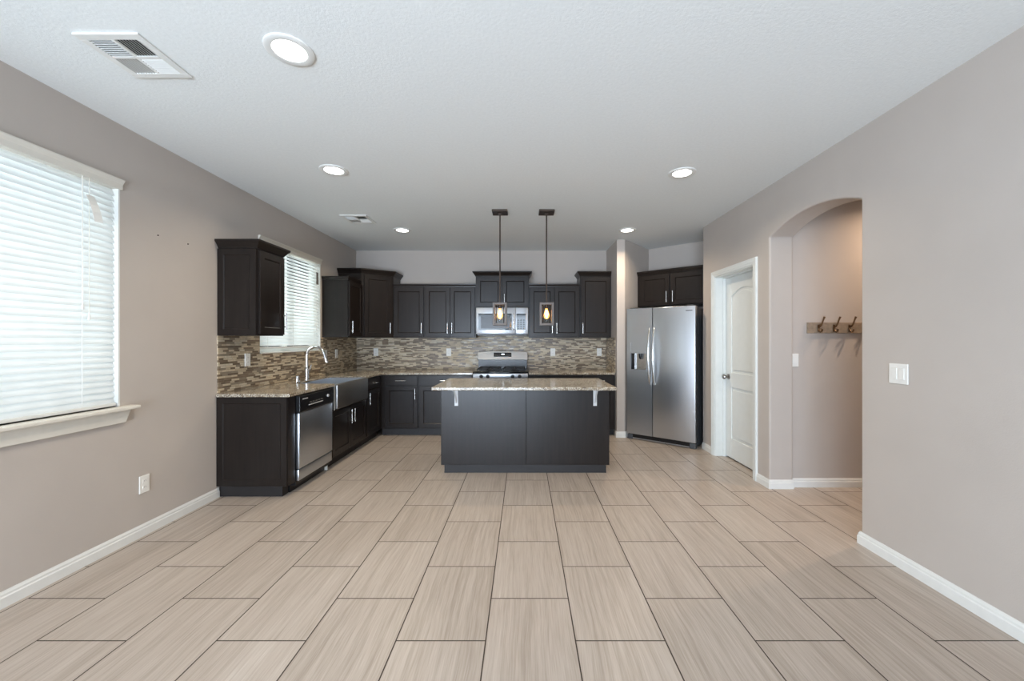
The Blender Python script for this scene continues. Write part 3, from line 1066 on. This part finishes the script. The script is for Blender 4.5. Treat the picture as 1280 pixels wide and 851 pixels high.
# ------------------------------------------------------------------ island
t = thing('kitchen_island', 'dark kitchen island with granite overhang in the middle of the room', 'island', (0, 3.97, 0), 0)
ix0, ix1 = -0.826, 0.849
MB().box(ix0, ix1, 0.012, 0.68, 0.082, ZB).build('body', M['wood'], t)
MB().bbox(ix0 + 0.003, 0.0205, 0.0, 0.0115, 0.084, ZB - 0.001, 0.002).build('back_panel', M['wood'], t)
MB().bbox(0.0235, ix1 - 0.003, 0.002, 0.0115, 0.084, ZB - 0.001, 0.002).build('back_panel', M['wood'], t)
MB().box(ix0 + 0.032, ix1 - 0.03, 0.022, 0.64, 0.0, 0.0815).build('toe_kick', M['kick'], t)
m = MB()
for s_ in range(2):
    xa = ix0 + 0.01 + s_ * 0.83
    m2 = MB(Matrix.Rotation(PI, 4, 'Z'))
    m2.panel(-xa - 0.815, -xa, 0.10, 0.69, -0.6805, -0.70)
    dd = m2.build('door', M['wood'], t)
    m2 = MB(Matrix.Rotation(PI, 4, 'Z'))
    m2.panel(-xa - 0.815, -xa, 0.705, ZB - 0.012, -0.6805, -0.70, 0.012, 0.0, 0.004)
    m2.build('drawer', M['wood'], t)
m.bm.free()
MB().bbox(-0.877, 0.877, 3.783 - 3.97, 0.73, ZB + 0.0005, ZT + 0.003, 0.006).build('countertop', M['granite'], t)
for bx in (-0.671, 0.705):
    b = MB()
    b.bbox(bx - 0.018, bx + 0.018, -0.006, -0.0003, 0.672, ZB - 0.0005, 0.002)
    b.bbox(bx - 0.018, bx + 0.018, -0.150, -0.0062, ZB - 0.0065, ZB - 0.0005, 0.002)
    brace = [(bx, -0.004, 0.70), (bx, -0.035, 0.735), (bx, -0.075, 0.79), (bx, -0.125, ZB - 0.006)]
    b.tube(brace, 0.0065, 8)
    b.build('bracket', M['bracket'], t)['label'] = 'pale metal shelf bracket'

# ------------------------------------------------------------------ refrigerator
t = thing('refrigerator', 'stainless side-by-side refrigerator angled in its niche', 'refrigerator', (1.390, 5.405, 0), R(-40))
fw, fh = 0.89, 1.745
MB().box(0.006, fw - 0.006, 0.075, 0.74, 0.03, fh - 0.02).build('body', M['greyside'], t)
sp = 0.355
# left door is built around the dispenser recess
dx0, dx1, dz0, dz1, dzc = 0.045, 0.285, 0.915, 1.30, 1.15
L_ = MB()
zt, zb = fh, 0.075
L_.box(0.0, dx0 + 0.012, 0.0, 0.07, zb, zt).box(dx1 - 0.012, sp - 0.003, 0.0, 0.07, zb, zt)
L_.box(dx0 + 0.012, dx1 - 0.012, 0.0, 0.07, zb, dz0 + 0.02).box(dx0 + 0.012, dx1 - 0.012, 0.0, 0.07, dzc, zt)
L_.box(dx0 + 0.012, dx1 - 0.012, 0.06, 0.07, dz0 + 0.02, dzc)
ld = L_.build('door', M['steel'], t)
fr = MB()
fr.box(dx0, dx0 + 0.012, -0.006, -0.0003, dz0, dz1).box(dx1 - 0.012, dx1, -0.006, -0.0003, dz0, dz1)
fr.box(dx0 + 0.012, dx1 - 0.012, -0.006, -0.0003, dz0, dz0 + 0.014).box(dx0 + 0.012, dx1 - 0.012, -0.006, -0.0003, dz1 - 0.012, dz1)
fr.box(dx0 + 0.012, dx1 - 0.012, -0.008, -0.0003, dzc, dzc + 0.03)
fr.build('dispenser_frame', M['steel'], ld)
MB().box(dx0 + 0.0125, dx1 - 0.0125, -0.003, -0.0003, dzc + 0.031, dz1 - 0.013).build('dispenser_display', M['steel'], ld)
rc = MB()
rc.box(dx0 + 0.013, dx0 + 0.06, 0.01, 0.058, dz0 + 0.022, dzc - 0.001)
rc.build('dispenser_liner', M['black'], ld)
MB().box(dx0 + 0.061, dx1 - 0.013, 0.045, 0.058, dz0 + 0.022, dzc - 0.001).build('dispenser_back', M['nickel'], ld)
MB().lathe([(0.022, 0.0), (0.026, -0.02), (0.02, -0.06), (0.012, -0.075)], (0.185, 0.022, dzc - 0.002), 16).build('dispenser_nozzle', M['black'], ld, smooth=True)
MB().box(dx0 + 0.013, dx1 - 0.013, -0.004, 0.044, dz0 + 0.0205, dz0 + 0.0215).build('drip_tray', M['greyside'], ld)
rd = MB().bbox(sp + 0.003, fw, 0.0, 0.07, zb, zt, 0.007, 3).build('door', M['steel'], t, smooth=True)
MB().box(fw - 0.115, fw - 0.035, -0.0015, -0.0003, fh - 0.062, fh - 0.052).build('badge', M['greyside'], rd)
for par, hx in ((ld, sp - 0.030), (rd, sp + 0.032)):
    h = MB()
    pts = []
    rs = []
    for i in range(15):
        q = i / 14
        zz = 0.76 + 0.72 * q
        pts.append((hx, -0.012 - 0.058 * math.sin(PI * q) ** 0.55, zz))
        rs.append(0.0085 + 0.006 * math.sin(PI * q))
    pts = [(hx, 0.0, 0.755)] + pts + [(hx, 0.0, 1.485)]
    rs = [0.008] + rs + [0.008]
    h.tube(pts, rs, 12)
    h.build('handle', M['nickel'], par, smooth=True)
MB().box(0.05, fw - 0.05, 0.02, 0.06, 0.022, 0.073).build('grille', M['black'], t)
for a, b in ((0.005, 0.075), (fw - 0.075, fw - 0.005)):
    MB().bbox(a, b, 0.012, 0.074, 0.0, 0.066, 0.008).build('hinge_foot', M['greyside'], t)
MB().box(0.08, fw - 0.08, 0.010, 0.0195, 0.012, 0.024).build('grille_trim', M['steel'], t)
for a in (0.03, fw - 0.11):
    MB().bbox(a, a + 0.08, 0.03, 0.13, fh + 0.0005, fh + 0.014, 0.004).build('hinge_cover', M['greyside'], t)

# ------------------------------------------------------------------ white interior door
XDR = XR + 0.115
dm = MB()
dm.box(XDR + 0.011, XDR + 0.041, DY0 + 0.014, DY1 - 0.014, 0.014, DZ - 0.014)
# raised stiles, rails and the arched top of the upper panel (face towards the room)
ya, yb = DY0 + 0.014, DY1 - 0.014
pa, pb = ya + 0.12, yb - 0.12


def slab(poly):
    dm.prism(poly, XDR, XDR + 0.0112, 'x')


z_lp0, z_lp1, z_up0, z_up1 = 0.23, 0.80, 0.965, 1.80
slab([(ya, 0.014), (pa, 0.014), (pa, DZ - 0.014), (ya, DZ - 0.014)])
slab([(pb, 0.014), (yb, 0.014), (yb, DZ - 0.014), (pb, DZ - 0.014)])
slab([(pa, 0.014), (pb, 0.014), (pb, z_lp0), (pa, z_lp0)])
slab([(pa, z_lp1), (pb, z_lp1), (pb, z_up0), (pa, z_up0)])
arcp = [(pa, DZ - 0.014)] + [(pa + (pb - pa) * i / 16, z_up1 + 0.085 * (1 - (2 * i / 16 - 1) ** 2)) for i in range(17)] + [(pb, DZ - 0.014)]
slab(arcp)
# fielded panels
dm.prism([(pa + 0.03, z_lp0 + 0.03), (pb - 0.03, z_lp0 + 0.03), (pb - 0.03, z_lp1 - 0.03), (pa + 0.03, z_lp1 - 0.03)], XDR + 0.003, XDR + 0.0115, 'x')
inner = [(pa + 0.03, z_up0 + 0.03), (pb - 0.03, z_up0 + 0.03)] + [(pb - 0.03 - (pb - pa - 0.06) * i / 16, z_up1 - 0.03 + 0.085 * (1 - (2 * i / 16 - 1) ** 2)) for i in range(17)]
dm.prism(inner, XDR + 0.003, XDR + 0.0115, 'x')
door = struct(dm.build('door_1', M['door'], bevel=0.004), 'white two-panel arched-top interior door in the right wall', 'door')
kz = 1.32 - 45 / 500 * 4.52
kn = MB().lathe([(0.032, 0.0), (0.032, -0.006), (0.012, -0.010), (0.012, -0.032), (0.024, -0.040), (0.029, -0.052), (0.024, -0.064), (0, -0.068)], (XDR, yb - 0.065, kz), 24, 'x')
kn.build('door_knob', M['knob'], door, smooth=True)['label'] = 'satin metal knob'
# jamb lining and casing
jb = MB()
jb.box(XR - 0.002, XR + TW, DY0 + 0.0005, DY0 + 0.012, 0, DZ - 0.0005).box(XR - 0.002, XR + TW, DY1 - 0.012, DY1 - 0.0005, 0, DZ - 0.0005).box(XR - 0.002, XR + TW, DY0 + 0.012, DY1 - 0.012, DZ - 0.012, DZ - 0.0005)
jb.box(XDR - 0.035, XDR - 0.003, DY1 - 0.024, DY1 - 0.012, 0, DZ - 0.012).box(XDR - 0.035, XDR - 0.003, DY0 + 0.012, DY0 + 0.024, 0, DZ - 0.012).box(XDR - 0.035, XDR - 0.003, DY0 + 0.024, DY1 - 0.024, DZ - 0.024, DZ - 0.012)
jb.build('door_jamb', M['door'], door)
cs = MB()
cw = 0.062
# casing profile as three steps, mitre-free frame
for (o0, o1, px) in ((0.0, cw, 0.012), (0.022, cw - 0.004, 0.017), (cw - 0.018, cw - 0.002, 0.020)):
    cs.box(XR - px, XR - 0.0005, DY0 - o1, DY0 - o0, 0, DZ + o1).box(XR - px, XR - 0.0005, DY1 + o0, DY1 + o1, 0, DZ + o1)
    cs.box(XR - px, XR - 0.0005, DY0 - o0, DY1 + o0, DZ + o0, DZ + o1)
cs.build('door_casing', M['door'], door)

# ------------------------------------------------------------------ hook rail
t = thing('hook_rail', 'grey wooden rail with double coat hooks on the hallway wall', 'hook rail', (2.547, HY, 1.385), 0)
MB().bbox(0, 0.60, -0.019, -0.0005, 0, 0.097, 0.003).build('board', M['barnwood'], t)
for i in range(4):
    hx = 0.095 + i * 0.1385
    h = MB()
    h.bbox(hx - 0.011, hx + 0.011, -0.023, -0.0193, 0.012, 0.078, 0.003)
    h.tube([(hx, -0.022, 0.06), (hx, -0.045, 0.062), (hx, -0.062, 0.085), (hx + 0.004, -0.070, 0.115), (hx + 0.008, -0.082, 0.145)], [0.0075, 0.0075, 0.007, 0.0065, 0.009], 10)
    h.tube([(hx, -0.022, 0.045), (hx, -0.030, 0.020), (hx, -0.045, 0.010), (hx, -0.060, 0.018), (hx, -0.066, 0.038)], [0.0075, 0.0075, 0.007, 0.0065, 0.0085], 10)
    h.build('hook', M['hookmetal'], t, smooth=True)


# ------------------------------------------------------------------ switches and outlets
def plate(name, label, cat, loc, rz, w, h, kind, group):
    """local: x along the wall, -y out of the wall"""
    t = thing(name, label, cat, loc, rz, group)
    MB().bbox(-w / 2, w / 2, -0.007, -0.0003, -h / 2, h / 2, 0.003).build('cover_plate', M['plate'], t)
    if kind == 'outlet':
        for s in (-1, 1):
            o = MB().bbox(-0.016, 0.016, -0.009, -0.0072, s * 0.021 - 0.014, s * 0.021 + 0.014, 0.002).build('socket', M['plate'], t)
            q = MB()
            for sx_ in (-0.006, 0.006):
                q.box(sx_ - 0.001, sx_ + 0.001, -0.0094, -0.0091, s * 0.021 - 0.003, s * 0.021 + 0.006)
            q.build('slot', M['slot'], o)
    else:
        n = 2 if w > 0.1 else 1
        for i in range(n):
            cx = (i - (n - 1) / 2) * 0.046
            MB().bbox(cx - 0.0165, cx + 0.0165, -0.0105, -0.0072, -0.033, 0.033, 0.003).build('rocker', M['plate'], t)
    return t


RW = R(-90)
plate('light_switch', 'white double rocker switch plate on the right wall beside the arch', 'switch', (XR, 2.335, 1.126), RW, 0.118, 0.118, 'switch', 'light switches')
plate('light_switch', 'white switch plate on the hallway wall beside the hook rail', 'switch', (2.437, HY, 1.143), 0, 0.072, 0.118, 'switch', 'light switches')
GO = 'white wall outlets'
LW = R(90)
yb_ = YB - 0.009
for label, px in (('white outlet on the back tile below the single-door wall cabinet', 470), ('white outlet on the back tile at the left of the range', 561),
                  ('white outlet on the back tile at the right of the range', 691), ('white outlet on the back tile nearest the wall stub', 749)):
    plate('wall_outlet', label, 'outlet', ((px - 655) / 500 * yb_, yb_, 1.142), 0, 0.072, 0.118, 'outlet', GO)
xl_ = XL + 0.009
plate('wall_outlet', 'white outlet on tile under the wall cabinet nearest the big window', 'outlet', (xl_, 3.715, 1.14), LW, 0.072, 0.118, 'outlet', GO)
plate('wall_outlet', 'white outlet on the low painted wall below the big window', 'outlet', (XL, 2.714, 0.348), LW, 0.072, 0.118, 'outlet', GO)
plate('wall_outlet', 'white outlet on side tile directly behind the faucet spray head', 'outlet', (xl_, 5.17, 1.14), LW, 0.085, 0.118, 'outlet', GO)
plate('wall_outlet', 'white outlet on side tile below the narrow wall cabinet', 'outlet', (xl_, 5.48, 1.14), LW, 0.072, 0.118, 'outlet', GO)
for px, py, lb in ((198, 294, 'small dark nail hole mark in the wall near the big window'), (235.5, 305, 'small dark nail hole mark in the wall near the wall cabinet')):
    Y = 2.575 * 500 / (655 - px)
    o = MB().lathe([(0.0, 0.006), (0.004, 0.006), (0.004, 0.0003)], (XL, Y, 1.32 + (425.5 - py) / 500 * Y), 10, 'x').build('wall_nail', M['bronze'])  # small raised disc standing in for a dark nail hole
    tag(o, lb, 'nail hole', 'nail holes in the left wall')


# ------------------------------------------------------------------ ceiling fixtures
def vent(label, x, y):
    t = thing('ceiling_vent', label, 'vent', (x, y, ZC), 0, 'ceiling air vents')
    hx, hy = 0.148, 0.150
    f = MB()
    b, zz = 0.034, -0.010
    for a in ((-hx, hx, -hy, -hy + b), (-hx, hx, hy - b, hy), (-hx, -hx + b, -hy + b, hy - b), (hx - b, hx, -hy + b, hy - b), (-0.008, 0.008, -hy + b, hy - b), (-hx + b, -0.008, -0.008, 0.008), (0.008, hx - b, -0.008, 0.008)):
        f.box(a[0], a[1], a[2], a[3], zz, -0.0005)
    f.build('frame', M['white'], t, bevel=0.002)
    MB().box(-hx + b + 0.001, hx - b - 0.001, -hy + b + 0.001, hy - b - 0.001, -0.0022, -0.0006).build('duct', M['dark'], t)  # dark sheet painted as the shade behind the louvres
    iw, ih = hx - b - 0.008, hy - b - 0.008
    quad = [(-1, -1, 'x', -1), (1, -1, 'y', 1), (-1, 1, 'y', -1), (1, 1, 'x', 1)]
    for sx_, sy_, ax, sg in quad:
        m = MB()
        cx, cy = sx_ * (0.008 + iw / 2), sy_ * (0.008 + ih / 2)
        n = 8
        for i in range(n):
            q = (i + 0.5) / n - 0.5
            if ax == 'x':    # louvres run along x
                yy = cy + q * ih
                m.prism([(yy - 0.004, -0.0024), (yy - 0.0025, -0.0024), (yy + sg * 0.005 + 0.0008, -0.0105), (yy + sg * 0.005 - 0.0008, -0.0105)], cx - iw / 2, cx + iw / 2, 'x')
            else:
                xx = cx + q * iw
                m.prism([(xx - 0.004, -0.0024), (xx - 0.0025, -0.0024), (xx + sg * 0.005 + 0.0008, -0.0105), (xx + sg * 0.005 - 0.0008, -0.0105)], cy - ih / 2, cy + ih / 2, 'y')
        m.build('louver', M['white'], t)
    return t


vent('large square white ceiling vent near the big window', -1.878, 1.94)
vent('square white ceiling vent between two recessed lights near the kitchen', -1.878, 4.54)

GL = 'recessed ceiling lights'


def can(label, x, y, warm, power):
    t = thing('recessed_light', label, 'ceiling light', (x, y, ZC), 0, GL)
    MB().lathe([(0.072, -0.002), (0.075, -0.007), (0.100, -0.010), (0.108, -0.006), (0.109, -0.0005), (0.072, -0.0005)], (0, 0, 0), 40, closed=True).build('trim_ring', M['white'], t, smooth=True)
    MB().lathe([(0, -0.0055), (0.060, -0.005), (0.0715, -0.003), (0.0715, -0.0008), (0, -0.0008)], (0, 0, 0), 40).build('lens', M['lens'], t, smooth=True)
    d = bpy.data.lights.new('downlight', 'AREA')
    d.shape = 'DISK'
    d.size = 0.13 if warm < 1 else 0.07
    d.energy = power
    d.spread = R(145)
    d.color = (1.0, 0.84 - 0.10 * warm, 0.63 - 0.09 * warm)
    o = bpy.data.objects.new('downlight', d)
    o.location = (0, 0, -0.012)
    o.parent = t
    COL.objects.link(o)
    return t


can('large recessed ceiling light beside the big square vent', -1.113, 1.90, 0, 10)
can('recessed ceiling light between the big vent and the small vent', -1.54, 3.24, 0, 8)
can('recessed ceiling light on the arch side of the room', 1.30, 3.29, 0, 8)
can('recessed ceiling light near the corner wall cabinet', -1.52, 5.0, 0, 10)
can('recessed ceiling light in front of the wall stub near the refrigerator', 1.29, 5.0, 0.3, 11)
# hallway lamp out of sight behind the arch
can('warm recessed ceiling light inside the hallway', 3.40, 3.15, 1.0, 14)


def pendant(label, x, rz):
    y = 4.28
    t = thing('pendant_light', label, 'pendant light', (x, y, 0), R(rz), 'island pendant lights')
    c = MB()
    h = 0.082
    c.bbox(-h, h, -h, h, ZC - 0.020, ZC - 0.0005, 0.004)
    c.bbox(-0.018, 0.018, -0.018, 0.018, ZC - 0.040, ZC - 0.0205, 0.004)
    c.build('canopy', M['bronze'], t)
    MB().tube([(0, 0, 1.725), (0, 0, ZC - 0.0405)], 0.0075, 12).build('rod', M['bronze'], t, smooth=True)
    f = MB()
    z0, z1, b, g = 1.480, 1.724, 0.024, 0.076
    dp = 0.045
    for sx_ in (-1, 1):
        xa, xb = sorted((sx_ * g, sx_ * (g - b)))
        f.box(xa, xb, -dp, dp, z0, z1)
    f.box(-g + b, g - b, -dp, dp, z0, z0 + b).box(-g + b, g - b, -dp, dp, z1 - b, z1)
    f.build('frame', M['pendwood'], t, bevel=0.002)
    MB().lathe([(0.044, z0 + b + 0.002), (0.044, z1 - b - 0.004), (0.0415, z1 - b - 0.004), (0.0415, z0 + b + 0.002)], (0, 0, 0), 28, closed=True).build('lamp_glass', M['lampglass'], t, smooth=True)
    so = MB().lathe([(0.0, z1 - b - 0.0005), (0.018, z1 - b - 0.0005), (0.018, z1 - b - 0.03), (0.014, z1 - b - 0.036), (0.0, z1 - b - 0.036)], (0, 0, 0), 18).build('socket', M['bronze'], t, smooth=True)
    zb = z1 - b - 0.036
    bl = MB().lathe([(0.011, zb), (0.013, zb - 0.012), (0.028, zb - 0.055), (0.031, zb - 0.08), (0.024, zb - 0.103), (0.009, zb - 0.114), (0, zb - 0.116)], (0, 0, 0), 20).build('bulb', M['bulbglass'], t, smooth=True)
    fi = MB()
    for k in range(6):
        a = 2 * PI * k / 6
        fi.tube([(0.004 * math.cos(a), 0.004 * math.sin(a), zb - 0.02), (0.017 * math.cos(a), 0.017 * math.sin(a), zb - 0.058), (0.006 * math.cos(a), 0.006 * math.sin(a), zb - 0.098)], 0.0022, 6)
    fi.build('filament', M['filament'], bl)
    return t


pendant('framed pendant lamp hanging in front of the microwave', -0.257, 0)
pendant('framed pendant lamp hanging in front of the double wall cabinet', 0.241, 0)
